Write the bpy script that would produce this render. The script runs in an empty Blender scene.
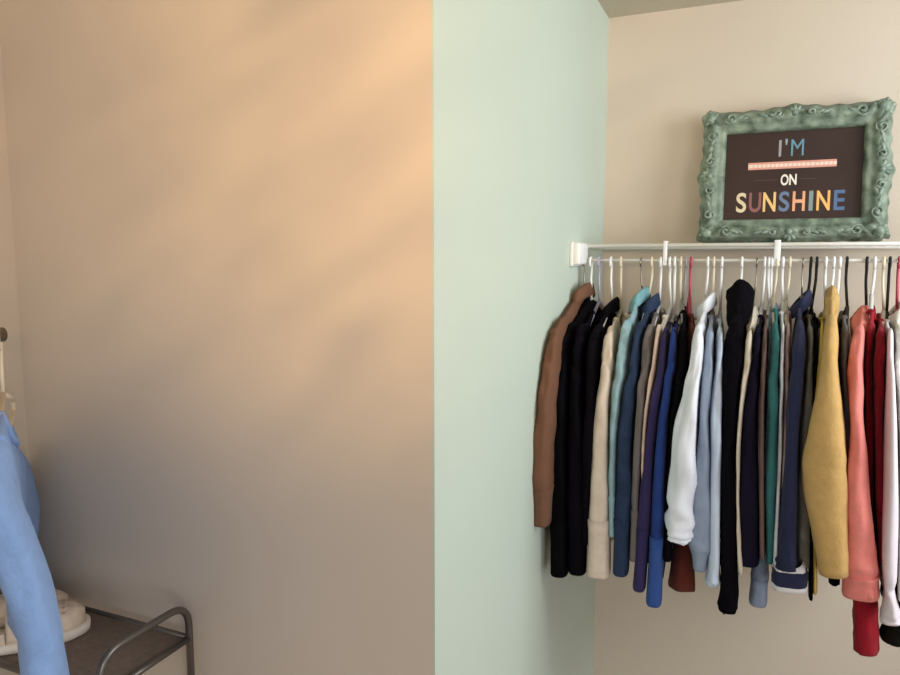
import bpy, bmesh, math, random
from mathutils import Vector, Matrix, noise
random.seed(5)
S = bpy.context.scene
COL = S.collection
PI = math.pi

# ------------------------------------------------------------------ camera
F, PITCH, YAW, EYE = 705.0, math.radians(6.43), math.radians(23.4), 1.66
cam_d = bpy.data.cameras.new('camera'); cam = bpy.data.objects.new('camera', cam_d); COL.objects.link(cam)
cam_d.sensor_width = 36; cam_d.lens = F / 900 * 36; cam_d.clip_start = .02
cam.location = (0, 0, EYE); cam.rotation_euler = (PI / 2 - PITCH, 0, YAW)
S.camera = cam
ROT = cam.rotation_euler.to_matrix()
EYEV = Vector((0, 0, EYE))

def ray(u, v): return ROT @ Vector(((u - 450) / F, (337.5 - v) / F, -1))
def on_y(u, v, y):
    d = ray(u, v); return EYEV + d * (y / d.y)
def on_x(u, v, x):
    d = ray(u, v); return EYEV + d * (x / d.x)
def scale_at(p):                      # metres per pixel at a point
    return (p - EYEV).dot(ROT @ Vector((0, 0, -1))) / F

# room layout
SC = 1.02
XG, YB, YT, XL, XR, ZC = -0.394 * SC, 1.987 * SC, .857 * SC, -1.22 * SC, 0.78, EYE + .641 * SC
YR = YB - .305 * SC                   # hanging wire
ZR = on_y(740, 260.5, YR).z

# ------------------------------------------------------------------ helpers
def lin(c):
    f = lambda v: v / 12.92 if v <= .04045 else ((v + .055) / 1.055) ** 2.4
    return tuple(f(x / 255) for x in c) + (1,)

def mat(name, rgb, rough=.6, metal=0, spec=.5, var=0.0, nscale=8, bump=0, bscale=200, sheen=0, kind=None, rgb2=None, coords='Object'):
    m = bpy.data.materials.new(name); m.use_nodes = True
    nt = m.node_tree; b = nt.nodes['Principled BSDF']
    b.inputs['Roughness'].default_value = rough; b.inputs['Metallic'].default_value = metal
    b.inputs['Specular IOR Level'].default_value = spec
    c = lin(rgb); b.inputs['Base Color'].default_value = c
    if sheen:
        b.inputs['Sheen Weight'].default_value = sheen; b.inputs['Sheen Roughness'].default_value = .6
    tc = nt.nodes.new('ShaderNodeTexCoord')
    if var or rgb2:
        n = nt.nodes.new('ShaderNodeTexNoise'); n.inputs['Scale'].default_value = nscale; n.inputs['Detail'].default_value = 6
        nt.links.new(tc.outputs[coords], n.inputs['Vector'])
        r = nt.nodes.new('ShaderNodeValToRGB'); nt.links.new(n.outputs['Fac'], r.inputs['Fac'])
        r.color_ramp.elements[0].position = .3; r.color_ramp.elements[1].position = .7
        c2 = lin(rgb2) if rgb2 else c
        r.color_ramp.elements[0].color = tuple(x * (1 - var) for x in c[:3]) + (1,)
        r.color_ramp.elements[1].color = tuple(min(1, x * (1 + var)) for x in c2[:3]) + (1,)
        nt.links.new(r.outputs['Color'], b.inputs['Base Color'])
    if bump:
        if kind == 'weave':
            w = nt.nodes.new('ShaderNodeTexWave'); w.bands_direction = 'DIAGONAL'; w.inputs['Scale'].default_value = bscale
            w.inputs['Distortion'].default_value = 1.5; out = w.outputs['Fac']; nt.links.new(tc.outputs[coords], w.inputs['Vector'])
        else:
            w = nt.nodes.new('ShaderNodeTexNoise'); w.inputs['Scale'].default_value = bscale; w.inputs['Detail'].default_value = 4
            out = w.outputs['Fac']; nt.links.new(tc.outputs[coords], w.inputs['Vector'])
        bp = nt.nodes.new('ShaderNodeBump'); bp.inputs['Strength'].default_value = bump; bp.inputs['Distance'].default_value = .004
        nt.links.new(out, bp.inputs['Height']); nt.links.new(bp.outputs['Normal'], b.inputs['Normal'])
    return m

def obj(name, bm, m, parent=None, smooth=True, loc=None):
    bmesh.ops.recalc_face_normals(bm, faces=bm.faces[:])
    me = bpy.data.meshes.new(name); bm.to_mesh(me); bm.free()
    for mm in (m if isinstance(m, (list, tuple)) else [m]): me.materials.append(mm)
    if smooth:
        for p in me.polygons: p.use_smooth = True
    o = bpy.data.objects.new(name, me); COL.objects.link(o)
    if loc: o.location = loc
    if parent: o.parent = parent
    return o

def tag(o, label=None, cat=None, group=None, kind=None):
    if label: o['label'] = label
    if cat: o['category'] = cat
    if group: o['group'] = group
    if kind: o['kind'] = kind
    return o
def thing(name, label, cat, loc=(0, 0, 0), group=None):
    o = bpy.data.objects.new(name, None); COL.objects.link(o); o.location = loc
    o.empty_display_size = .05
    return tag(o, label, cat, group)

def box(bm, a, b, bev=0, seg=2):
    a, b = Vector(a), Vector(b); c = (a + b) / 2; d = b - a
    r = bmesh.ops.create_cube(bm, size=1, matrix=Matrix.Translation(c) @ Matrix.Diagonal((d.x, d.y, d.z, 1)))
    if bev:
        es = list({e for v in r['verts'] for e in v.link_edges})
        bmesh.ops.bevel(bm, geom=es, offset=bev, segments=seg, affect='EDGES', profile=.5)

def grid_tube(bm, rings, closed_u=True, caps=(True, True), mi=0):
    vs = [[bm.verts.new(p) for p in r] for r in rings]
    n = len(vs[0])
    for i in range(len(vs) - 1):
        for j in range(n if closed_u else n - 1):
            f = bm.faces.new((vs[i][j], vs[i][(j + 1) % n], vs[i + 1][(j + 1) % n], vs[i + 1][j])); f.material_index = mi
    if closed_u:
        for k, idx in ((0, 0), (1, -1)):
            if caps[k]:
                c = bm.verts.new(sum((v.co for v in vs[idx]), Vector()) / n)
                for j in range(n):
                    f = bm.faces.new((vs[idx][j], vs[idx][(j + 1) % n], c)); f.material_index = mi
    return vs

def catmull(pts, n):
    P = [pts[0] * 2 - pts[1]] + list(pts) + [pts[-1] * 2 - pts[-2]]
    out = []; m = len(pts) - 1
    for k in range(n + 1):
        s = k / n * m; i = min(int(s), m - 1); t = s - i
        a, b, c, d = P[i:i + 4]
        out.append(.5 * ((2 * b) + (c - a) * t + (2 * a - 5 * b + 4 * c - d) * t * t + (3 * b - a - 3 * c + d) * t ** 3))
    return out

def tube(bm, pts, r, n=10, closed=False, mi=0):
    """round tube along points with parallel-transported frames"""
    pts = [Vector(p) for p in pts]; m = len(pts)
    T = []
    for i in range(m):
        a = pts[(i - 1) % m] if closed or i > 0 else pts[i]; b = pts[(i + 1) % m] if closed or i < m - 1 else pts[i]
        T.append((b - a).normalized())
    N = T[0].orthogonal().normalized(); rings = []
    for i in range(m):
        N = (N - T[i] * N.dot(T[i])).normalized(); B = T[i].cross(N)
        rr = r[i] if isinstance(r, (list, tuple)) else r
        rings.append([pts[i] + (N * math.cos(2 * PI * j / n) + B * math.sin(2 * PI * j / n)) * rr for j in range(n)])
    if closed: rings.append(rings[0]); grid_tube(bm, rings, caps=(False, False), mi=mi); bmesh.ops.remove_doubles(bm, verts=bm.verts, dist=1e-6)
    else: grid_tube(bm, rings, mi=mi)

def rounded(pts, rad, seg=6):
    """polyline with rounded corners"""
    pts = [Vector(p) for p in pts]; out = [pts[0]]
    for i in range(1, len(pts) - 1):
        p = pts[i]; a = (pts[i - 1] - p); b = (pts[i + 1] - p)
        r = min(rad, a.length * .49, b.length * .49)
        A = p + a.normalized() * r; B = p + b.normalized() * r
        for k in range(seg + 1):
            t = k / seg; out.append((1 - t) ** 2 * A + 2 * t * (1 - t) * p + t * t * B)
    out.append(pts[-1]); return out

# ------------------------------------------------------------------ materials
M_beige = mat('beige wall paint', (213, 200, 185), rough=.75, var=.015, nscale=3, bump=.06, bscale=90, spec=.3)
M_green_tint = mat('beige wall with green light tint', (196, 208, 197), rough=.72, var=.015, nscale=3, bump=.06, bscale=90, spec=.3)  # greenish light on the beige wall, put into the base colour
M_ceil = mat('ceiling paint', (196, 188, 172), rough=.9, var=.02, nscale=4, bump=.1, bscale=120, spec=.2)
M_floor = mat('carpet', (150, 132, 112), rough=1, var=.15, nscale=160, bump=.6, bscale=400, spec=.1)
M_trim = mat('white trim paint', (225, 220, 210), rough=.5)
M_whitewire = mat('white coated wire', (240, 238, 234), rough=.4)
M_whiteplastic = mat('white plastic', (244, 244, 246), rough=.35)
M_lav = mat('lavender plastic', (176, 172, 200), rough=.4)
M_pink = mat('pink plastic', (190, 70, 95), rough=.4)
M_blackh = mat('black velvet hanger', (28, 24, 24), rough=.9)
M_creamp = mat('cream plastic', (226, 214, 190), rough=.4)
M_greyp = mat('grey plastic', (150, 150, 150), rough=.4)
M_wire = mat('steel wire', (150, 140, 130), rough=.3, metal=1)
M_steel = mat('grey painted steel', (112, 108, 104), rough=.35, metal=.75)
M_panel = mat('grey woven shelf cloth', (122, 108, 98), rough=.9, var=.12, nscale=120, bump=.3, bscale=300)
M_clog = mat('off white foam', (224, 206, 188), rough=.75, var=.14, nscale=45, bump=.7, bscale=70)
M_sole = mat('white foam sole', (238, 230, 220), rough=.7)
M_clogdark = mat('vent hole', (190, 172, 156), rough=.9)

# ------------------------------------------------------------------ room shell
def wall(name, a, b, m):
    bm = bmesh.new(); box(bm, a, b); return tag(obj(name, bm, m, smooth=False), kind='structure')
T = .1
wall('floor', (-2.6, -2.6, -.1), (2.2, YB + T, 0), M_floor)
wall('ceiling', (-2.6, -2.6, ZC), (2.2, YB + T, ZC + .1), M_ceil)
wall('wall_back', (XG, YB, 0), (XR + T, YB + T, ZC), M_beige)
# partition block: beige face towards the room, closet face with greenish light put into its colour
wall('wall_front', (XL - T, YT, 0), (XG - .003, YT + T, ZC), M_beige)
wall('wall_closet_left', (XG - .003, YT, 0), (XG, YB + T, ZC), M_green_tint)
wall('wall_left', (XL - T, -.6, 0), (XL, YT, ZC), M_beige)
wall('wall_right', (XR, 1.85, 0), (XR + T, YB, ZC), M_beige)
def baseboard(name, a, b):
    bm = bmesh.new(); box(bm, a, b, .004); tag(obj(name, bm, M_trim, smooth=False), kind='structure')
baseboard('baseboard_back', (XG + .012, YB - .012, 0), (XR, YB, .09))
baseboard('baseboard_closet_left', (XG, YT, 0), (XG + .012, YB, .09))
baseboard('baseboard_front', (XL + .012, YT - .012, 0), (XG, YT, .09))

# ------------------------------------------------------------------ wire shelf
ZD = on_y(740, 244.8, YR).z           # deck wire height
sh = thing('wire_shelf', 'white wire closet shelf with hanging rail along the beige back wall', 'shelf', (XG, YB, ZD))
o_ = Vector((XG, YB, ZD))
def L(x, y, z): return Vector((x, y, z)) - o_
x0, x1 = XG + .012, XR - .01
bm = bmesh.new(); tube(bm, [L(x0, YR, ZD), L(x1, YR, ZD)], .0046, 10); obj('front_rail', bm, M_whitewire, sh)
bm = bmesh.new(); tube(bm, [L(x0, YR, ZR), L(x1, YR, ZR)], .0038, 10); obj('hanging_rail', bm, M_whitewire, sh)
bm = bmesh.new(); tube(bm, [L(x0, YB - .012, ZD), L(x1, YB - .012, ZD)], .004, 8); tube(bm, [L(x0, YB - .2, ZD - .006), L(x1, YB - .2, ZD - .006)], .0035, 8)
x = x0 + .02
while x < x1:
    tube(bm, rounded([L(x, YB - .012, ZD + .002), L(x, YR + .002, ZD + .002)], .01), .0016, 6); x += .0254
obj('wire_deck', bm, M_whitewire, sh)
bm = bmesh.new(); box(bm, L(XG, YR - .085, ZR - .014), L(XG + .010, YR + .03, ZD + .008), .003); box(bm, L(XG + .008, YR - .085, ZR - .010), L(XG + .024, YR + .006, ZD + .006), .004)
obj('end_bracket', bm, M_whiteplastic, sh)
for px, w in ((665.5, .009), (777, .013)):
    cx = on_y(px, 255, YR).x
    bm = bmesh.new(); box(bm, L(cx - w / 2, YR - .011, ZR - .012), L(cx + w / 2, YR - .0065, ZD + .009), .0015)
    box(bm, L(cx - w / 2, YR - .011, ZD + .006), L(cx + w / 2, YR + .02, ZD + .010), .0015)
    box(bm, L(cx - w / 2, YR - .0115, ZR - .012), L(cx + w / 2, YR + .008, ZR - .0055), .0015)
    obj('rail_clip', bm, M_whiteplastic, sh)

# ------------------------------------------------------------------ framed sign
YS = YB - .06
pBL, pBR, pTL, pTR = on_y(697, 242, YS), on_y(889, 240.5, YS), on_y(704, 107, YS), on_y(894, 97, YS)
fw = ((pBR.x - pBL.x) + (pTR.x - pTL.x)) / 2; cx = (pBL.x + pBR.x + pTL.x + pTR.x) / 4
fh = (pTL.z + pTR.z) / 2 - (pBL.z + pBR.z) / 2
FWD = fh * .178
iw, ih = fw / 2 - FWD, fh / 2 - FWD
sign = thing('framed_sign', 'ornate green picture frame with dark lettered print, leaning on the wire shelf', 'framed sign', (cx, YB - .082, ZD + .0062))
sign.rotation_euler = (math.radians(-7), 0, 0)
# local: x right, z up from the bottom edge, y towards the wall
M_frame = mat('aged green paint', (74, 92, 78), rough=.5, rgb2=(140, 154, 138), var=.16, nscale=34, bump=.5, bscale=70, spec=.4)
M_gilt = mat('worn green highlights', (92, 112, 100), rough=.45, rgb2=(156, 172, 158), var=.1, nscale=60, bump=.3, bscale=120)
M_print = mat('dark brown print', (58, 42, 40), rough=.32, var=.12, nscale=9)
cz = fh / 2
def gauss(t, c, s): return math.exp(-((t - c) / s) ** 2)
bm = bmesh.new()
NS, K = 44, 14
rings = []
for side in range(4):
    for i in range(NS):
        t = -1 + 2 * i / NS
        ax = (iw, ih) if side % 2 == 0 else (ih, iw)
        d = .010 * (gauss(t, 1, .16) + gauss(t, -1, .16)) + .009 * gauss(t, 0, .2) - .004 + .0025 * math.cos(t * 9 * PI) * (1 - t * t)
        if side == 2: d = min(d, .0005) if abs(t) < .93 else min(d, .001)
        ring = []
        for k in range(K + 1):
            f = k / K
            along = t * (ax[0] + FWD * f); out = ax[1] + FWD * f
            along += math.copysign(abs(t) ** 8, t) * d * f; out += d * f
            if abs(t) > .88: q = FWD * .20 * ((abs(t) - .88) / .12) ** 2 * f; along -= math.copysign(q, t); out -= q
            h = .010 + .024 * math.sin(PI * min(1, f * 1.05)) ** .8 + .006 * gauss(f, .82, .08) - .007 * gauss(f, .3, .09) + .004 * gauss(f, .07, .04)
            h += .0045 * gauss(f, .6, .22) * math.sin(t * 13 * PI + f * 7) * (.35 + gauss(abs(t), 1, .35) + .7 * gauss(t, 0, .3))
            p = [(along, out), (out, -along), (-along, -out), (-out, along)][side]
            ring.append(Vector((p[0], -h, cz + p[1])))
        p = ring[-1]; ring.append(Vector((p.x, 0, p.z))); q = ring[0]; ring.append(Vector((q.x, 0, q.z)))
        rings.append(ring)
rings.append(rings[0])
grid_tube(bm, rings, caps=(False, False)); bmesh.ops.remove_doubles(bm, verts=bm.verts, dist=1e-6)
obj('moulding', bm, M_frame, sign)

def ellipsoid(bm, c, r, rotm=None, u=12, v=8):
    mtx = Matrix.Translation(c) @ (rotm.to_4x4() if rotm else Matrix()) @ Matrix.Diagonal((r[0], r[1], r[2], 1))
    bmesh.ops.create_uvsphere(bm, u_segments=u, v_segments=v, radius=1, matrix=mtx)
def spiral(bm, c, a0, turns, R, sgn, y, r):
    pts = []; n = 34
    for k in range(n):
        s = k / (n - 1); a = a0 + sgn * turns * 2 * PI * s; rr = R * (1 - s) ** .8 + .0015
        pts.append(Vector((c[0] + rr * math.cos(a), y - .005 * s, c[1] + rr * math.sin(a))))
    tube(bm, pts, [r * (.6 + .7 * k / (n - 1)) for k in range(n)], 8)
for sx in (-1, 1):
    for sz in (-1, 1):
        bm = bmesh.new()
        c = Vector((sx * (iw + FWD * .62), -.030, cz + sz * (ih + FWD * .62)))
        ellipsoid(bm, c, (.013, .010, .013))
        for k in range(7):
            a = math.atan2(sz, sx) + (k - 3) * .55
            rm = Matrix.Rotation(-a, 3, 'Y')
            ln = .013 if k % 2 else .016
            if sz < 0 and math.sin(a) < -.3: ln *= .7
            ellipsoid(bm, c + Vector((math.cos(a) * ln * .85, .004, math.sin(a) * ln * .85)), (ln * .62, .007, .0062), rm)
        for q in (0, 1):
            dx, dz = (-sx, 0) if q == 0 else (0, -sz)
            cc = (c.x + dx * .046 + (0 if q == 0 else -sx * .004), c.z + dz * .046 + (0 if q else -sz * .004))
            spiral(bm, cc, math.atan2(-dz, -dx), 1.4, .013, sx * sz * (1 if q else -1), -.030, .0032)
            for j in range(3):
                a = math.atan2(dz, dx); e = Vector((cc[0] + dx * (.018 + j * .015), -.031 + j * .002, cc[1] + dz * (.018 + j * .015)))
                ellipsoid(bm, e, (.013 - j * .002, .005, .0048), Matrix.Rotation(-(a + .35 * sx * sz * (1 if q else -1)), 3, 'Y'))
        obj('corner_ornament', bm, M_gilt, sign)
for ax, sg in ((0, 1), (0, -1), (1, 1), (1, -1)):
    bm = bmesh.new()
    c = Vector((0, -.031, cz + sg * (ih + FWD * .6))) if ax == 0 else Vector((sg * (iw + FWD * .6), -.031, cz))
    along = Vector((1, 0, 0)) if ax == 0 else Vector((0, 0, 1)); out = Vector((0, 0, sg)) if ax == 0 else Vector((sg, 0, 0))
    ellipsoid(bm, c, (.008, .009, .008))
    for k in range(5):
        a = math.atan2(out.z, out.x) + (k - 2) * .62; rm = Matrix.Rotation(-a, 3, 'Y')
        ellipsoid(bm, c + Vector((math.cos(a) * .013, .003, math.sin(a) * .013)), (.010, .006, .0052), rm)
    for s2 in (-1, 1):
        p = c + along * s2 * .036
        spiral(bm, (p.x, p.z), math.atan2(-along.z * s2, -along.x * s2), 1.25, .010, s2 * sg * (1 if ax == 0 else -1), -.031, .0028)
        for j in range(2):
            e = c + along * s2 * (.054 + j * .016); a = math.atan2(along.z * s2, along.x * s2)
            ellipsoid(bm, e, (.012, .005, .0045), Matrix.Rotation(-(a + .3 * s2 * sg), 3, 'Y'))
    obj('edge_ornament', bm, M_gilt, sign)
bm = bmesh.new()
nb = 46
for side in range(4):
    ln = iw if side % 2 == 0 else ih; n = int(2 * ln / .0085)
    for i in range(n):
        t = -ln + (i + .5) * 2 * ln / n
        p = [(t, ih + .0035), (iw + .0035, t), (t, -ih - .0035), (-iw - .0035, t)][side]
        bmesh.ops.create_icosphere(bm, subdivisions=1, radius=.0034, matrix=Matrix.Translation((p[0], -.012, cz + p[1])))
obj('bead_edge', bm, M_frame, sign)
bm = bmesh.new(); box(bm, (-iw - .004, -.006, cz - ih - .004), (iw + .004, -.002, cz + ih + .004))
pr = obj('print', bm, M_print, sign, smooth=False)

_mc = {}
def flat(rgb):
    if rgb not in _mc: _mc[rgb] = mat('ink %d %d %d' % rgb, rgb, rough=.45, var=.05, nscale=60)
    return _mc[rgb]
def letters(name, items, height, off):
    """items: (char, x fraction, y fraction from the top, rgb[, width scale])"""
    bm = bmesh.new(); mats = []
    for it in items:
        ch, fx, fy, rgb = it[:4]; ws = it[4] if len(it) > 4 else 1
        cu = bpy.data.curves.new('letter', 'FONT'); cu.body = ch; cu.size = height / .69; cu.offset = off; cu.align_x = 'LEFT'
        to = bpy.data.objects.new('letter', cu); COL.objects.link(to)
        bpy.context.view_layer.update()
        me = bpy.data.meshes.new_from_object(to.evaluated_get(bpy.context.evaluated_depsgraph_get()))
        xs = [v.co.x for v in me.vertices]; ys = [v.co.y for v in me.vertices]
        ccx = (min(xs) + max(xs)) / 2
        if ch == "'": base = height * .69 - height * .5
        else: base = -height / 2
        X = -iw + fx * 2 * iw; Z = cz + ih - fy * 2 * ih
        nv = len(bm.verts); nf = len(bm.faces); bm.from_mesh(me); bm.verts.ensure_lookup_table(); bm.faces.ensure_lookup_table()
        mi = len(mats); mats.append(flat(rgb))
        for v in bm.verts[nv:]:
            x, y = v.co.x, v.co.y
            v.co = Vector((X + (x - ccx) * ws, -.0066, Z + y + (-height / 2)))
        for f in bm.faces[nf:]: f.material_index = mi
        bpy.data.objects.remove(to); bpy.data.meshes.remove(me); bpy.data.curves.remove(cu)
    return obj(name, bm, mats, pr, smooth=False)
H1 = 2 * ih * .19
letters('lettering', [('I', .408, .19, (160, 156, 160), 1), ("'", .453, .19, (150, 160, 168), 1), ('M', .535, .19, (104, 150, 172), .74)], H1, 0.0)
letters('lettering', [('O', .452, .553, (240, 232, 222), .62), ('N', .513, .553, (244, 238, 226), .66)], 2 * ih * .115, .0010)
letters('lettering', [('S', .135, .80, (226, 206, 172), .82), ('U', .24, .80, (150, 92, 96), .66), ('N', .347, .80, (242, 200, 128), .64), ('S', .456, .80, (106, 124, 154), .82),
                      ('H', .5625, .80, (238, 172, 132), .66), ('I', .65, .80, (132, 150, 150), 1), ('N', .7375, .80, (244, 186, 110), .64), ('E', .85, .80, (84, 112, 152), .8)], 2 * ih * .215, .0013)
bm = bmesh.new()
xa, xb = -iw + .175 * 2 * iw, -iw + .82 * 2 * iw; zc = cz + ih - .385 * 2 * ih; hh = ih * .082
n = 40
for i in range(n):
    a, b = xa + (xb - xa) * i / n, xa + (xb - xa) * (i + 1) / n
    for (z0, z1, mi) in ((-hh, -hh * .45, 0), (-hh * .45, hh * .45, 1 if i % 2 else 2), (hh * .45, hh, 0)):
        f = bm.faces.new([bm.verts.new((a, -.0066, zc + z0)), bm.verts.new((b, -.0066, zc + z0)), bm.verts.new((b, -.0066, zc + z1)), bm.verts.new((a, -.0066, zc + z1))]); f.material_index = mi
obj('striped_bar', bm, [flat((222, 158, 142)), flat((242, 220, 206)), flat((236, 196, 180))], pr, smooth=False)
for a, b in ((.23, .40), (.565, .68)):
    z = cz + ih - .55 * 2 * ih; X, X2 = -iw + a * 2 * iw, -iw + b * 2 * iw
    bm = bmesh.new(); bm.faces.new([bm.verts.new(p) for p in ((X, -.0066, z - .0005), (X2, -.0066, z - .0005), (X2, -.0066, z + .0005), (X, -.0066, z + .0005))])
    obj('thin_rule', bm, flat((104, 84, 84)), pr, smooth=False)

# ------------------------------------------------------------------ clothes
_fab = {}
def fabric(rgb, kind='knit'):
    k = (rgb, kind)
    if k not in _fab:
        if kind == 'denim': m = mat('denim', rgb, rough=.85, var=.16, nscale=38, bump=.25, bscale=260, kind='weave', spec=.2)
        elif kind == 'rib': m = mat('ribbed knit', rgb, rough=.95, var=.06, nscale=60, bump=.3, bscale=160, spec=.04 if sum(rgb) < 100 else .15, sheen=0 if sum(rgb) < 100 else .05)
        elif kind == 'cotton': m = mat('cotton', rgb, rough=.88, var=.05, nscale=22, bump=.12, bscale=300, kind='weave', spec=.05 if sum(rgb) < 100 else .2)
        else: m = mat('knit cloth', rgb, rough=.95, var=.08, nscale=30, bump=.25, bscale=220, spec=.04 if sum(rgb) < 100 else .12, sheen=0 if sum(rgb) < 100 else .05)
        _fab[k] = m
    return _fab[k]

def lerp_tab(tab, z):
    """tab: [(z, value)] descending z"""
    if z >= tab[0][0]: return tab[0][1]
    for (za, a), (zb, b) in zip(tab, tab[1:]):
        if z >= zb: return a + (b - a) * (za - z) / max(1e-6, za - zb)
    return tab[-1][1]

def garment(name, label, cat, rgb, hook, strip, topz, kind='sweater', fab='knit', hem=None, b0=.010, cuff=True, cuff_rgb=None, body_hem_rgb=None,
            neck=None, neck_rgb=None, sleeves=True, seed=0, major=(.066, .056, .030), wr=1.0, bands=None, group='clothes on the hanging rail', halfL=None, bodyflare=0.0, buttons=None, far=True, far_min=None, hoodw=.013, far_drop=0):
    """strip: [(centre Vector, half thickness)] of the near edge from shoulder tip to cuff; hook: Vector on the rail"""
    tip = strip[0][0]
    dh = Vector((tip.x - hook.x, tip.y - hook.y, 0)); Lh = dh.length if halfL is None else halfL
    u = dh.normalized(); n = Vector((0, 0, 1)).cross(u)
    hemz = strip[-1][0].z if hem is None else hem
    base = Vector((hook.x, hook.y, hemz))
    root = thing(name, label, cat, base, group)
    R = random.Random(seed * 17 + 3); ph = [R.uniform(0, 6.28) for _ in range(8)]; so = Vector((seed * 3.7, seed * 1.3, 0))
    tabn = [(p.z, n.dot(p - tip)) for p, h in strip]
    zt = tip.z + .012
    m = fabric(rgb, fab)
    def ztop(x):
        s = min(1.15, abs(x) / Lh); return topz + (zt - topz) * (s ** 1.2) - (far_drop * s if x < 0 else 0)
    def W(x, y, z):
        """garment frame to root-local"""
        return Vector((hook.x, hook.y, z)) + u * x + n * y - base
    def bodypt(ang, v, grow=0):
        c, s = math.cos(ang), math.sin(ang)
        a = (Lh - .035) + .022 * v + bodyflare * v
        x = a * math.copysign(abs(c) ** .75, c)
        zs = ztop(x)
        if abs(x) < .075: zs -= .028 * (1 - (x / .075) ** 2)
        z = zs * (1 - v) + (hemz + .006 * math.sin(x * 20 + ph[0])) * v
        th = (b0 * (.35 + .65 * min(1, v * 5)) + grow) * (1 - .35 * (abs(x) / a) ** 2)
        th += max(0, strip[0][1] * .9 - b0) * max(0, x / Lh) ** 1.5 * math.exp(-v * 7) * min(1, .35 + v * 12)
        y = th * math.copysign(abs(s) ** .55, s)
        y += lerp_tab(tabn, z) * (max(0, x) / Lh) ** 1.0 * min(1, v * 4)
        fold = (.0045 * math.sin(x * 34 + ph[1] + 2 * v) + .003 * math.sin(x * 71 + ph[2])) * v * wr * min(1, b0 / .010)
        fold += .004 * noise.noise(Vector((x * 9, z * 7, 0)) + so) * wr * min(1, b0 / .010)
        return W(x, y + fold, z)
    NA, NV = 44, 26
    bm = bmesh.new()
    grid_tube(bm, [[bodypt(2 * PI * j / NA, i / NV) for j in range(NA)] for i in range(NV + 1)], caps=(False, True))
    vs = bm.verts; vs.ensure_lookup_table()
    for j in range(1, NA // 2):          # close the shoulder seam except the neck opening
        a, b = vs[j], vs[NA - j]; a2, b2 = vs[(j + 1)], vs[(NA - j - 1)]
        xm = abs(math.cos(2 * PI * (j + .5) / NA)) ** .75 * (Lh - .035)
        if xm > .06 and j + 1 < NA // 2: 
            try: bm.faces.new((a, a2, b2, b))
            except ValueError: pass
    obj('body', bm, m, root)
    # hem band
    if body_hem_rgb or kind in ('sweatshirt', 'hoodie', 'knit'):
        bm = bmesh.new(); rings = []
        for i in range(6):
            v = .93 + .075 * i / 5
            rings.append([bodypt(2 * PI * j / 88, v, .0022 + (.0006 if j % 2 else 0)) for j in range(88)])
        grid_tube(bm, rings, caps=(False, True)); obj('hem_band', bm, fabric(body_hem_rgb or rgb, 'rib'), root)
    # sleeves
    ends = []
    if sleeves:
        for side in ((1, -1) if far else (1,)):
            if side == 1:
                core = [p for p, h in strip[1:]]; hws = [h for p, h in strip[1:]]
                t0 = tip
            else:
                core = []; hws = []
                for p, h in strip[1:]:
                    q = p - hook; lx = u.dot(q)
                    core.append(hook - u * min(lx, Lh + .012) + Vector((0, 0, max(q.z, far_min - hook.z + .02 * (p.z - hemz)) if far_min else q.z))); hws.append(min(h, .016))
                t0 = hook - u * Lh + Vector((0, 0, tip.z - hook.z - far_drop))
            s0 = hook + u * side * Lh * .55; s0.z = ztop(side * Lh * .55) - .05
            s1 = hook + u * side * Lh * .84; s1.z = ztop(side * Lh * .84) - .052
            s2 = t0 - Vector((0, 0, .055)) - u * side * .012
            ctrl = [s0, s1, s2] + [c for c in core if c.z < s2.z - .05]
            hc = [b0, (b0 + strip[0][1] * 2) / 3, strip[0][1]] + [h for c, h in zip(core, hws) if c.z < s2.z - .05]
            NP = 54
            P = catmull(ctrl, NP); Hh = [x.x for x in catmull([Vector((h, 0, 0)) for h in hc], NP)]
            rings = []; NU = 26; nseg = len(ctrl) - 1
            frames = []
            for i in range(NP + 1):
                t = (P[min(NP, i + 1)] - P[max(0, i - 1)]).normalized()
                N = (n - t * n.dot(t)).normalized(); Mj = t.cross(N)
                s = i / NP
                mj = major[0] + (major[1] - major[0]) * min(1, s / .45) if s < .45 else major[1] + (major[2] - major[1]) * ((s - .45) / .55)
                if i < 8: mj *= .72 + .28 * i / 8
                cu = 0
                if cuff and s > .9: cu = (s - .9) / .1
                hw = max(.004, Hh[i]); bulge = 1 + (.10 * math.exp(-((s - .87) / .05) ** 2) if cuff else 0)
                frames.append((P[i], N, Mj, hw * bulge * (1 - .12 * min(1, cu * 3)), mj * bulge * (1 - .12 * min(1, cu * 3)), s))
            def sring(fr, k=0, rib=False, nu=NU):
                p, N, Mj, hw, mj, s = fr; out = []
                for j in range(nu):
                    a = 2 * PI * j / nu; c, sn = math.cos(a), math.sin(a)
                    w = 1 + wr * .2 * noise.noise(Vector((c * 1.1, sn * 1.1, s * 7)) + so + Vector((0, 0, side * 5))) * min(1, s * 4)
                    w += wr * .10 * noise.noise(Vector((c * 2.2, sn * 2.2, s * 22)) + so) * min(1, s * 3)
                    w += wr * .06 * math.sin(s * 46 + 2 * a + ph[3]) * math.exp(-((s - .62) / .16) ** 2)
                    w += wr * .05 * math.sin(s * 70 + a + ph[4]) * math.exp(-((s - .87) / .07) ** 2)
                    if rib: w = 1 + k + (.035 if j % 2 else 0)
                    d = N * (hw * math.copysign(abs(c) ** .72, c)) + Mj * (mj * math.copysign(abs(sn) ** .8, sn))
                    out.append(p + d * w - base)
                return out
            bm = bmesh.new()
            grid_tube(bm, [sring(f) for f in frames])
            mats = [m]
            if bands:
                for (lo, hi, crgb) in bands:
                    mats.append(fabric(crgb, fab)); k = len(mats) - 1
                    for f in bm.faces:
                        i = f.verts[0].index
                    bm.verts.index_update()
                    for f in bm.faces:
                        i = min(v.index for v in f.verts) // NU
                        if lo <= i / NP < hi: f.material_index = k
            sl = obj('sleeve', bm, mats, root)
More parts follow.
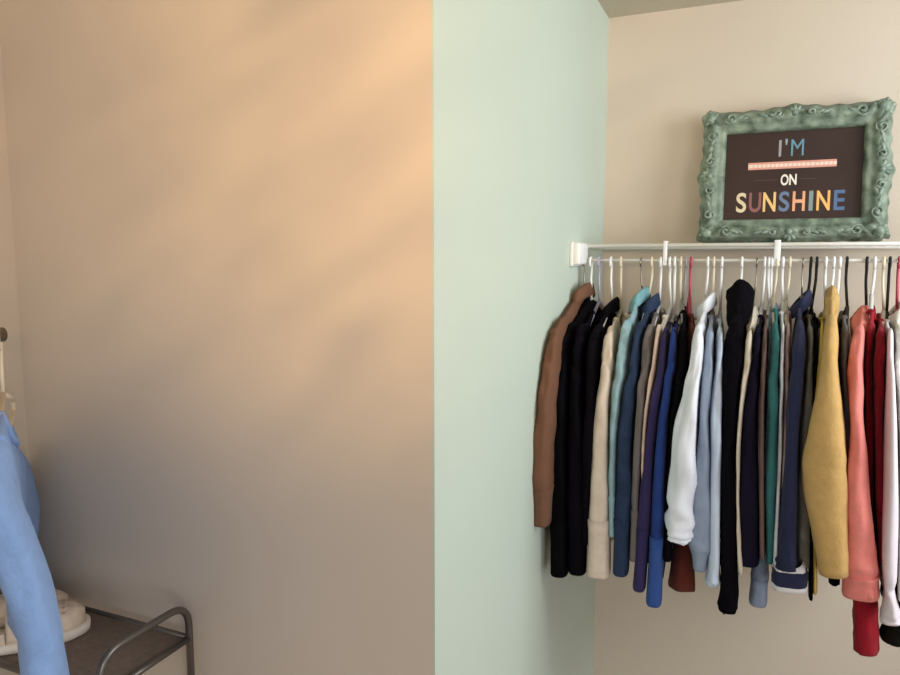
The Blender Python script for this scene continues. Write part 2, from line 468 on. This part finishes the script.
            if cuff:
                bm = bmesh.new()
                sel = [f for f in frames if f[5] >= .905]
                rr = [sring(f, .05, True, 52) for f in sel]
                lastf = sel[-1]; q = (lastf[0] + Vector((0, 0, -.006)),) + lastf[1:]
                rr.append(sring(q, .0, True, 52))
                grid_tube(bm, rr); obj('cuff', bm, fabric(cuff_rgb or rgb, 'rib'), sl)
    # neck
    if neck == 'collar':
        bm = bmesh.new(); rings = []
        for i, (dz, g, o) in enumerate(((-.030, .0, 0), (-.005, .002, 0), (.012, .004, 0), (.016, .008, .004), (.010, .012, .01), (-.012, .016, .016), (-.016, .0145, .017))):
            rings.append([W((.072 + o) * math.cos(2 * PI * j / 30), (b0 * .8 + g) * math.sin(2 * PI * j / 30), ztop(.07) + dz - .018 * math.cos(2 * PI * j / 30 + PI / 2)) for j in range(30)])
        grid_tube(bm, rings, caps=(False, False)); obj('collar', bm, fabric(neck_rgb or rgb, fab), root)
    elif neck == 'band':
        bm = bmesh.new(); pts = []
        for j in range(32):
            a = 2 * PI * j / 32
            pts.append(W(.074 * math.cos(a), b0 * .85 * math.sin(a), ztop(.074 * math.cos(a)) - .03 * (1 - math.cos(a) ** 2) - (.03 if math.sin(a) > 0 else 0) * math.sin(a)))
        tube(bm, pts, .0055, 8, closed=True); obj('neckband', bm, fabric(neck_rgb or rgb, 'rib'), root)
    elif neck == 'hood':
        bm = bmesh.new(); rings = []; NR = 22
        for i in range(NR + 1):
            x = -.10 + .27 * i / NR; e = math.sin(PI * i / NR) ** .45
            hz = .005 + min(.022, hoodw * 1.3) * math.exp(-((x - .015) / .09) ** 2) * e; ry = .003 + (hoodw + max(0, strip[0][1] * 1.05 - hoodw) * max(0, x / Lh)) * e
            zb = ztop(x) - .012
            ring = []
            for j in range(22):
                a = 2 * PI * j / 22; sn = math.sin(a)
                w = 1 + .22 * noise.noise(Vector((math.cos(a) * 1.5, sn * 1.5, x * 30)) + so)
                zz = zb + (hz * sn if sn > 0 else (.045 * e + .006) * sn)
                ring.append(W(x, (ry * math.cos(a) * (1 - .45 * max(0, sn) ** 2)) * w + lerp_tab(tabn, topz) * 0, zz + .003 * (w - 1) * 8 * e))
            rings.append(ring)
        grid_tube(bm, rings); obj('hood', bm, fabric(neck_rgb or rgb, fab), root)
    if buttons:
        for i in range(6):
            bm = bmesh.new(); bmesh.ops.create_uvsphere(bm, u_segments=10, v_segments=6, radius=.005, matrix=Matrix.Translation(bodypt(-math.acos(.02), .14 + i * .14)))
            obj('button', bm, flat(buttons), root)
    return root

def hanger(label, m, hook, u, Lh, topz, tipz, wire=False, hookm=None, rail_r=.0038, group='hangers on the hanging rail', name='clothes_hanger', lean=0):
    root = thing(name, label, 'hanger', Vector((hook.x, hook.y, topz - .03)), group)
    base = root.location.copy()
    hr = .0016 if wire else .0029
    R = rail_r + hr + .005
    n = u
    cz_ = hook.z + rail_r + hr - R
    pts = []
    # hook loop in the plane (u, z), stem below the far side of the loop
    for k in range(19):
        a = math.radians(-55 + 245 * k / 18)
        pts.append(hook - base + u * (R * math.cos(a)) + Vector((0, 0, cz_ - hook.z + R * math.sin(a))))
    c = Vector((hook.x, hook.y, 0))
    neck = Vector((hook.x, hook.y, topz + .006)) + Vector((-u.y, u.x, 0)) * lean
    pts += [p - base for p in rounded([hook - u * R * .9 + Vector((0, 0, -.02)), hook - u * .004 + Vector((0, 0, -.042)), neck], .02)]
    bm = bmesh.new(); tube(bm, pts, hr, 8)
    obj('hook', bm, hookm or m, root)
    ar = .0022 if wire else .0042
    a1 = Vector((hook.x, hook.y, 0)) + u * (Lh - .06); a2 = Vector((hook.x, hook.y, 0)) - u * (Lh - .06)
    ztip = topz + (tipz - topz) * .68 - .012
    a1.z = ztip; a2.z = ztip
    loop = rounded([neck - base, a1 - base + Vector((0, 0, .0)), a1 - base + Vector((0, 0, -.022)), a2 - base + Vector((0, 0, -.022)), a2 - base, neck - base], .012)
    bm = bmesh.new(); tube(bm, loop, ar, 8); obj('shoulder_bar', bm, m, root)
    return root

YN = YR - .265
BLK = (14, 13, 17)
# (name, label, cat, rgb, hook px, top px y, strip px [(y, xl, xr)], extras, hanger material, hanger word)
G = [
 ('jacket', 'rust brown jacket hanging at the left end of the rail beside the green wall', 'jacket', (116, 82, 64), 584, 289, [(345, 545, 559), (430, 536, 554), (526, 533, 551)], dict(neck='collar', fab='cotton', kind='sweatshirt', yn=-.055), M_wire, 'thin wire'),
 ('hooded_sweatshirt', 'black hooded sweatshirt hanging next to the rust brown jacket', 'hoodie', BLK, 591, 301, [(345, 558, 571), (430, 553, 570), (576, 551, 569)], dict(neck='hood', kind='hoodie'), M_whiteplastic, 'white plastic'),
 ('sweater', 'black sweater, second of three black tops right of the brown jacket', 'sweater', (14, 12, 18), 599, 303, [(345, 572, 585), (430, 570, 585), (574, 569, 587)], dict(neck='band', kind='knit'), M_lav, 'lavender plastic'),
 ('jacket', 'black jacket tucked against the cream sweater on its left', 'jacket', (14, 12, 18), 611, 305, [(345, 587, 600), (430, 585, 596), (545, 582, 590)], dict(neck='collar', fab='cotton'), M_whiteplastic, 'white plastic'),
 ('sweater', 'cream sweater with folded ribbed cuff between black jacket and pale blue shirt', 'sweater', (222, 206, 190), 621, 312, [(345, 602, 615), (430, 594, 610), (577, 586, 611)], dict(neck='band', kind='knit', cuff=True), M_creamp, 'cream plastic'),
 ('denim_shirt', 'pale aqua denim shirt with tall collar right of the cream sweater', 'shirt', (150, 182, 192), 641, 291, [(345, 617, 630), (430, 611, 619), (536, 610, 617)], dict(neck='collar', fab='denim', neck_rgb=(120, 168, 178)), M_wire, 'thin wire'),
 ('denim_jacket', 'dark blue denim jacket behind the pale aqua shirt', 'jacket', (42, 58, 86), 652, 300, [(345, 631, 641), (430, 620, 635), (575, 613, 629)], dict(neck='collar', fab='denim', buttons=(150, 140, 120)), M_creamp, 'cream plastic'),
 ('sweatshirt', 'charcoal grey sweatshirt right of the dark denim jacket', 'sweatshirt', (112, 106, 106), 661, 306, [(345, 642, 652), (430, 636, 644), (560, 630, 639)], dict(neck='band', kind='sweatshirt'), M_whiteplastic, 'white plastic'),
 ('cardigan', 'thin cream cardigan edge between grey sweatshirt and purple sweater', 'cardigan', (214, 190, 172), 670, 309, [(345, 653, 658), (430, 644.5, 648), (500, 643, 646)], dict(neck='band', cuff=False, b0=.005, neck_rgb=(226, 220, 206)), M_whiteplastic, 'white plastic'),
 ('sweater', 'dark purple sweater beside the royal blue sweatshirt', 'sweater', (54, 46, 90), 675, 318, [(345, 659, 667), (430, 648, 657), (590, 633, 646)], dict(neck='band', kind='knit', b0=.008), M_whiteplastic, 'white plastic'),
 ('sweatshirt', 'royal blue sweatshirt with low hanging cuff', 'sweatshirt', (40, 64, 132), 681, 320, [(345, 668, 677), (430, 658, 668), (605, 646, 662)], dict(neck='band', kind='sweatshirt', b0=.008, cuff_rgb=(54, 84, 150)), M_creamp, 'cream plastic'),
 ('sweater', 'black sweater between the royal blue sweatshirt and the maroon dress', 'sweater', (14, 12, 18), 686, 303, [(345, 678, 687), (430, 669, 679), (560, 663, 672)], dict(neck='band', b0=.008), M_greyp, 'grey plastic'),
 ('dress', 'dark maroon dress whose hem shows below the white shirt cuff', 'dress', (104, 50, 40), 691, 300, [(345, 689, 696), (430, 682, 690), (500, 680, 692), (592, 669, 694)], dict(neck='band', cuff=False, yn=.075, b0=.009), M_pink, 'pink plastic'),
 ('shirt', 'white shirt with full gathered sleeve bulging over the maroon hem', 'shirt', (236, 240, 250), 708, 300, [(345, 691, 703), (430, 677, 697), (500, 669, 696), (530, 667, 694), (545, 671, 689)], dict(neck='collar', fab='cotton', yn=-.03, cuff=False, wr=1.5), M_whiteplastic, 'white plastic'),
 ('sweatshirt', 'blue grey sweatshirt with hanging cuff right of the white shirt', 'sweatshirt', (146, 160, 182), 714, 309, [(345, 704, 714), (430, 698, 710), (520, 690, 713), (570, 693, 707)], dict(neck='band', kind='sweatshirt', b0=.008), M_creamp, 'cream plastic'),
 ('shirt', 'pale ice blue shirt beside the tall black hoodie', 'shirt', (206, 220, 240), 722, 314, [(345, 716, 724), (430, 710, 721), (560, 709, 720), (585, 705, 718)], dict(neck='band', fab='cotton', cuff=True, b0=.008), M_whiteplastic, 'white plastic'),
 ('hooded_sweatshirt', 'black hoodie with raised hood and longest black sleeve', 'hoodie', (14, 12, 18), 742, 286, [(345, 724, 745), (430, 722, 738), (585, 720, 737), (611, 718, 736)], dict(neck='hood', kind='hoodie', b0=.015, hoodw=.026), M_whiteplastic, 'white plastic'),
 ('cardigan', 'cream fleece cardigan edge between black hoodie and dark navy sweater', 'cardigan', (224, 212, 194), 757, 306, [(345, 745, 752), (430, 738, 742), (500, 737, 741), (575, 738, 744)], dict(neck='hood', neck_rgb=(228, 222, 208), hoodw=.009, cuff=False, b0=.006), M_wire, 'thin wire'),
 ('sweater', 'dark navy sweater with straight sleeve right of cream fleece edge', 'sweater', (28, 25, 42), 765, 309, [(345, 753, 761), (430, 743, 757), (565, 737, 759)], dict(neck='band', kind='knit', b0=.008), M_whiteplastic, 'white plastic'),
 ('top', 'thin taupe top between the dark navy sweater and teal sweater', 'top', (116, 92, 88), 769, 309, [(345, 762, 767), (430, 758, 764), (560, 760, 765)], dict(neck='band', cuff=False, b0=.006), M_whiteplastic, 'white plastic'),
 ('denim_shirt', 'faded blue denim shirt whose cuff hangs below the teal sweater', 'shirt', (140, 154, 180), 772, 312, [(345, 768, 771), (430, 765, 768), (540, 756, 768), (605, 749, 767)], dict(neck='collar', fab='denim', yn=.05, b0=.006), M_whiteplastic, 'white plastic'),
 ('sweater', 'teal green sweater hanging left of the mauve top', 'sweater', (56, 112, 114), 777, 301, [(345, 770, 780), (430, 766, 777), (562, 766, 774)], dict(neck='band', kind='knit', b0=.008), M_creamp, 'cream plastic'),
 ('shirt', 'narrow white shirt edge right of the teal sweater', 'shirt', (226, 228, 236), 783, 305, [(345, 781, 784), (430, 778, 782), (580, 772, 777)], dict(neck='band', fab='cotton', cuff=False, b0=.005), M_whiteplastic, 'white plastic'),
 ('top', 'dusty mauve top left of the navy striped cuff sweater', 'top', (158, 132, 128), 790, 304, [(345, 785, 791), (430, 783, 787), (540, 779, 784)], dict(neck='band', cuff=False, b0=.006), M_creamp, 'cream plastic'),
 ('striped_sweater', 'navy sweater with two white bands round its wide cuff', 'sweater', (42, 47, 76), 803, 298, [(345, 792, 806), (430, 786, 800), (553, 778, 796), (563, 774, 805), (593, 773, 806)], dict(neck='collar', cuff=False, b0=.010, bands=[(.80, .85, (226, 226, 232)), (.95, 1.1, (232, 232, 236))], yn=-.02), M_wire, 'thin wire'),
 ('sweatshirt', 'grey green sweatshirt right of the navy sweater with white bands', 'sweatshirt', (124, 122, 112), 811, 309, [(345, 807, 814), (430, 800, 811), (500, 797, 811), (566, 797, 812)], dict(neck='band', b0=.007), M_blackh, 'black'),
 ('top', 'thin black top between grey green sweatshirt and yellow top', 'top', (14, 12, 18), 817, 312, [(345, 815, 818), (430, 811, 813), (600, 809, 812)], dict(neck='band', cuff=False, b0=.005, wr=.4), M_blackh, 'slim black'),
 ('top', 'narrow bright yellow top just left of the mustard sweater', 'top', (214, 182, 84), 826, 312, [(345, 818, 824), (430, 813.5, 817), (594, 813, 817)], dict(neck='band', cuff=False, b0=.006, wr=.5), M_whiteplastic, 'white plastic'),
 ('sweater', 'mustard yellow sweater with wide bent sleeve', 'sweater', (198, 161, 102), 834, 287, [(345, 822, 839), (430, 811, 843), (469, 803, 845), (520, 811, 846), (578, 820, 847)], dict(neck='hood', hoodw=.009, kind='sweater', yn=-.05, cuff=False, b0=.012, fab='rib', wr=.3), M_whiteplastic, 'white plastic'),
 ('top', 'black top mostly hidden behind the mustard sweater', 'top', (14, 12, 18), 840, 326, [(345, 838, 841), (430, 838, 842), (586, 829, 839)], dict(neck='band', cuff=False, b0=.005, yn=.09), M_whiteplastic, 'white plastic'),
 ('cardigan', 'slate grey cardigan between the mustard sweater and salmon sweater', 'cardigan', (108, 106, 114), 847, 310, [(345, 842, 849), (430, 844, 849), (560, 846, 850)], dict(neck='band', cuff=False, b0=.007), M_blackh, 'black'),
 ('sweatshirt', 'salmon pink sweatshirt with wide ribbed cuff', 'sweatshirt', (228, 134, 126), 867, 312, [(345, 850, 864), (430, 850, 864), (541, 846, 873), (598, 843, 878)], dict(neck='hood', kind='sweatshirt', yn=-.03, b0=.010, hoodw=.018), M_blackh, 'black'),
 ('dress', 'long dark red dress hanging lowest, hem below the salmon cuff', 'dress', (150, 26, 40), 875, 298, [(345, 865, 874), (430, 865, 874), (560, 864, 874), (600, 855, 876), (655, 855, 877)], dict(neck='band', cuff=False, b0=.010, yn=.05), M_whiteplastic, 'white plastic'),
 ('sweater', 'crimson sweater between the salmon sweatshirt and pale lavender shirt', 'sweater', (128, 24, 40), 884, 314, [(345, 876, 886), (430, 875, 883), (560, 878, 884)], dict(neck='band', b0=.009), M_creamp, 'cream plastic'),
 ('blouse', 'pale lavender blouse with flared cuff near the right edge', 'blouse', (222, 212, 220), 890, 316, [(345, 888, 894), (430, 885, 896), (560, 882, 896), (588, 884, 894), (612, 882, 898), (625, 881, 900)], dict(neck='band', fab='cotton', cuff=False, b0=.008, wr=.8, yn=-.02), M_blackh, 'black'),
 ('shirt', 'white shirt at the right edge of the picture, beyond the lavender blouse', 'shirt', (226, 226, 218), 899, 312, [(345, 895, 905), (430, 898, 908), (600, 898, 910)], dict(neck='collar', fab='cotton', b0=.009), M_pink, 'red plastic'),
 ('trousers_placeholder', 'dark olive sweatshirt whose cuff shows under the lavender blouse', 'sweatshirt', (26, 24, 20), 908, 312, [(345, 908, 916), (430, 906, 916), (590, 896, 912), (642, 880, 901)], dict(neck='band', b0=.009, yn=.06), M_blackh, 'black'),
]
cnt = {}
for i, (nm, lab, cat, rgb, hpx, ty, strip, ex, hm, hw) in enumerate(G):
    if nm == 'trousers_placeholder': nm = 'sweatshirt'
    ex = dict(ex); yn = YN + ex.pop('yn', 0)
    hook = on_y(hpx, 262, YR); hook.z = ZR
    topz = on_y(hpx, ty, YR).z
    st = []
    for k, (py, xl, xr) in enumerate(strip):
        if k == len(strip) - 1: py -= 6          # the front of the cuff hangs a little below its centre line
        p = on_y((xl + xr) / 2, py, yn if k else yn + .03); st.append((p, max(.0035, (xr - xl) / 2 * scale_at(p))))
    hemz = st[-1][0].z + .03
    if ex.get('hem') is None: ex['hem'] = hemz
    g = garment(nm, lab, cat, rgb, hook, st, topz, seed=i + 1, **ex)
    tip = st[0][0]; dh = Vector((tip.x - hook.x, tip.y - hook.y, 0))
    short = lab
    for cut in (' hanging', ' with', ' between', ' right of', ' next to', ' beside', ' whose', ' tucked', ' behind', ' just', ' mostly', ' near', ' at the', ' left of', ', '):
        short = short.split(cut)[0]
    htop = min(topz, hook.z - .075)
    hl = '%s hanger inside the %s' % (hw, lab.split(', ')[0])
    if len(hl.split()) > 16: hl = '%s hanger inside the %s' % (hw, short)
    hanger(hl, hm, hook, dh.normalized(), dh.length, htop, tip.z, wire=(hm is M_wire), lean=random.uniform(-.006, .006))

# ------------------------------------------------------------------ blue sweater on the left, on its own rail
XH = -1.02
hk = on_x(-2, 324, XH); ZL = hk.z
rl = thing('closet_rod', 'metal closet rod end on the left wall holding the blue sweater', 'rod', (XL, hk.y, ZL))
rb = Vector(rl.location)
bm = bmesh.new(); tube(bm, [Vector((XH, -.5, ZL - .016)) - rb, Vector((XH, hk.y + .006, ZL - .016)) - rb], .011, 16); obj('rod', bm, M_wire, rl)
bm = bmesh.new(); box(bm, Vector((XL, -.02, ZL - .05)) - rb, Vector((XL + .006, .02, ZL + .02)) - rb, .002)
tube(bm, [Vector((XL + .004, 0, ZL - .016)) - rb, Vector((XH, 0, ZL - .016)) - rb], .008, 12); obj('wall_bracket', bm, M_wire, rl)
hook = Vector((XH, hk.y, ZL - .016)); XS = -.80
st = []
for k, (py, xl, xr) in enumerate([(460, -36, 15), (520, -8, 36), (600, 13, 54), (675, 22, 67), (760, 26, 80), (830, 36, 88)]):
    p = on_x((xl + xr) / 2, py, XS if k else XS - .03); st.append((p, (xr - xl) / 2 * scale_at(p) * .9))
tz = on_x(-2, 402, XH).z
garment('sweater', 'light blue sweater hanging in the left foreground beside the shoe rack', 'sweater', (140, 172, 224), hook, st, tz, kind='sweater', fab='rib', seed=71,
        b0=.013, neck='band', major=(.07, .06, .045), group=None, hem=1.10, far_min=1.08, far_drop=.17, wr=.6)
dh = Vector((st[0][0].x - hook.x, st[0][0].y - hook.y, 0))
hanger('cream plastic hanger inside the light blue sweater at the left edge', M_creamp, hook, dh.normalized(), dh.length, tz + .004, st[0][0].z, rail_r=.011, group=None)

# ------------------------------------------------------------------ shoe rack
pr_ = on_y(189.5, 638, YT - .022)            # rear right leg at the top shelf
XRK, ZT = pr_.x, pr_.z
YF = on_x(99, 672, XRK).y
YK = pr_.y
XRL = XL + .02
rack = thing('shoe_rack', 'grey metal shoe rack with cloth tiers against the tan wall', 'shoe rack', ((XRK + XRL) / 2, (YF + YK) / 2, 0))
ro = Vector(rack.location)
TOPH = ZT + (on_x(182, 606, XRK).z - on_y(189.5, 638, YK).z)
TOPH = on_y(184, 601.5, YK).z
for x in (XRK, XRL):
    bm = bmesh.new(); tube(bm, [p - ro for p in rounded([(x, YF, .012), (x, YF, TOPH), (x, YK, TOPH), (x, YK, .012)], .042, 8)], .0060, 12)
    fr = obj('side_frame', bm, M_steel, rack)
    for y in (YF, YK):
        bm = bmesh.new(); tube(bm, [Vector((x, y, 0)) - ro, Vector((x, y, .03)) - ro], .0092, 12); obj('rubber_foot', bm, M_blackh, fr)
nz = 4
for k in range(nz):
    z = ZT - k * (ZT - .12) / (nz - 1)
    bm = bmesh.new(); box(bm, Vector((XRL + .004, YF + .004, z - .004)) - ro, Vector((XRK - .004, YK - .004, z + .001)) - ro, .002)
    pn = obj('shelf_panel', bm, M_panel, rack)
    bm = bmesh.new(); e = .0055
    tube(bm, [Vector(p) - ro for p in ((XRL, YF, z), (XRK, YF, z))], e, 10); tube(bm, [Vector(p) - ro for p in ((XRL, YK, z), (XRK, YK, z))], e, 10)
    tube(bm, [Vector(p) - ro for p in ((XRK, YF, z), (XRK, YK, z))], e, 10); tube(bm, [Vector(p) - ro for p in ((XRL, YF, z), (XRL, YK, z))], e, 10)
    obj('edge_bar', bm, M_steel, pn)

# ------------------------------------------------------------------ clogs
def clog(label, tip, yaw, ln=.215):
    root = thing('clog', label, 'shoe', tip, 'pale clogs on the shoe rack'); root.rotation_euler = (0, 0, yaw)
    hwid = ln * .19
    def outline(s):                     # s 0 toe .. 1 heel, half widths
        w = hwid * (1 - (1 - min(1, s / .30)) ** 2.2) ** .5 if s < .30 else hwid * (1 - .30 * math.sin(PI * min(1, (s - .30) / .5) / 2) ** 2)
        if s > .82: w *= max(0.0, 1 - ((s - .82) / .18) ** 2.4) ** .5
        return w
    def lp(bm, z0, z1, g):
        rings = []
        for z, k in ((z0, -.004), (z0 + .003, 0), (z1 - .003, .001), (z1, -.003)):
            r = []
            for i in range(48):
                a = 2 * PI * i / 48; s = .5 - .5 * math.cos(a); w = outline(s) + g + k
                r.append(Vector((-s * ln + (g + k) * math.cos(a), math.copysign(max(w, .0), math.sin(a)) if abs(math.sin(a)) > 1e-6 else 0, z)))
            rings.append(r)
        grid_tube(bm, rings)
    bm = bmesh.new(); lp(bm, 0, .017, .004); obj('sole', bm, M_sole, root)
    bm = bmesh.new(); rings = []
    for i in range(23):
        s = .012 + .53 * i / 22; w = outline(s) * 1.0 - .001
        hgt = .016 + .024 * (1 - (1 - min(1, s / .42)) ** 2) ** .6
        r = []
        for j in range(19):
            a = PI * j / 18
            k = 1 + .05 * noise.noise(Vector((s * 16, a * 4, 1)))
            r.append(Vector((-s * ln, w * math.copysign(abs(math.cos(a)) ** .7, math.cos(a)), .016 + hgt * k * math.sin(a) ** .75)))
        rings.append(r)
    vs = grid_tube(bm, rings, closed_u=False)
    c = bm.verts.new((-.004, 0, .02))
    for j in range(18): bm.faces.new((vs[0][j], vs[0][j + 1], c))
    up = obj('upper', bm, M_clog, root)
    so_ = up.modifiers.new('thickness', 'SOLIDIFY'); so_.thickness = .004; so_.offset = -1
    bm = bmesh.new()
    for s in (.16, .26, .36):
        for a in (.30, .42, .5, .58, .70):
            w = outline(s); hgt = .016 + .024 * (1 - (1 - min(1, s / .42)) ** 2) ** .6; an = PI * a
            p = Vector((-s * ln, w * math.copysign(abs(math.cos(an)) ** .7, math.cos(an)), .0168 + hgt * math.sin(an) ** .75))
            bmesh.ops.create_uvsphere(bm, u_segments=8, v_segments=6, radius=1, matrix=Matrix.Translation(p) @ Matrix.Diagonal((.0032, .0032, .0012, 1)))
    obj('vent_holes', bm, M_clogdark, up)
    bm = bmesh.new(); rings = []
    for i in range(25):
        a = PI * i / 24; c, s = math.sin(a), math.cos(a)
        x = -ln * .55 - c * ln * .42; y = s * hwid * .78; z0 = .026 + .01 * c
        o = Vector((-c, s * .9, 0)).normalized()
        P = Vector((x, y, z0)); rings.append([P + o * .003 + Vector((0, 0, .009)), P - o * .003 + Vector((0, 0, .009)), P - o * .003 - Vector((0, 0, .009)), P + o * .003 - Vector((0, 0, .009))])
    grid_tube(bm, rings); obj('heel_strap', bm, M_clog, root, smooth=False)
    return root
def at_z(u, v, z):
    d = ray(u, v); return EYEV + d * ((z - EYE) / d.z)
zs = ZT + .0012
p = at_z(88, 627, zs)
clog('off-white clog on the shoe rack, nearer one with its rounded toe showing', p, math.radians(52))
p2 = at_z(71, 614, zs)
clog('off-white clog standing behind the nearer clog on the rack', p2, math.radians(52))

# ------------------------------------------------------------------ light
w = bpy.data.worlds.new('world'); S.world = w; w.use_nodes = True
bg = w.node_tree.nodes['Background']; bg.inputs['Color'].default_value = (1.0, .97, .93, 1); bg.inputs['Strength'].default_value = .76

def area(name, loc, target, size, sizey, energy, color):
    d = bpy.data.lights.new(name, 'AREA'); d.shape = 'RECTANGLE'; d.size = size; d.size_y = sizey; d.energy = energy; d.color = color
    o = bpy.data.objects.new(name, d); COL.objects.link(o); o.location = loc
    o.rotation_euler = (Vector(target) - Vector(loc)).to_track_quat('-Z', 'Y').to_euler(); return o
area('alcove_fill', (1.15, 1.28, 1.95), (-.1, 1.8, 1.5), .6, 1.0, 18, (.91, .985, 1.0))  # added cool fill lamp, out of view, for back and closet side walls
area('front_fill', (1.7, -1.15, 1.6), (-.5, 1.2, 1.5), .9, 1.3, 18, (1.0, .955, .93))  # added soft fill lamp behind the camera, no window built there
# warm sunlight bounced off something rippled, thrown on to the upper part of the partition wall
sp = bpy.data.lights.new('bounced_sun', 'SPOT'); sp.energy = 49; sp.color = (1.0, .65, .32); sp.spot_size = math.radians(74); sp.spot_blend = 1.0; sp.shadow_soft_size = .03
so = bpy.data.objects.new('bounced_sun', sp); COL.objects.link(so); so.location = (-.04, -.16, 1.74)
so.rotation_euler = (Vector((-.50, YT, 1.98)) - Vector(so.location)).to_track_quat('-Z', 'Y').to_euler()
sp.use_nodes = True; nt = sp.node_tree; em = nt.nodes['Emission']
tc = nt.nodes.new('ShaderNodeTexCoord'); mp = nt.nodes.new('ShaderNodeMapping'); nz_ = nt.nodes.new('ShaderNodeTexNoise'); rp = nt.nodes.new('ShaderNodeValToRGB'); mu = nt.nodes.new('ShaderNodeMath')
mp.inputs['Rotation'].default_value = (0, 0, math.radians(-30)); m2 = nt.nodes.new('ShaderNodeMapping'); m2.inputs['Location'].default_value = (3, .5, 1); m2.inputs['Scale'].default_value = (1.8, 8.5, 1)
nz_.inputs['Scale'].default_value = 1.75; nz_.inputs['Detail'].default_value = 6; nz_.inputs['Roughness'].default_value = .6; nz_.inputs['Distortion'].default_value = 1.3
rp.color_ramp.elements[0].position = .28; rp.color_ramp.elements[0].color = (.34, .31, .27, 1); rp.color_ramp.elements[1].position = .68
nt.links.new(tc.outputs['Normal'], mp.inputs['Vector']); nt.links.new(mp.outputs['Vector'], m2.inputs['Vector']); nt.links.new(m2.outputs['Vector'], nz_.inputs['Vector']); nt.links.new(nz_.outputs['Fac'], rp.inputs['Fac'])
nt.links.new(rp.outputs['Color'], em.inputs['Color'])

S.view_settings.view_transform = 'Standard'; S.view_settings.look = 'None'; S.view_settings.gamma = 1; S.view_settings.use_curve_mapping = False
S.view_settings.exposure = 0
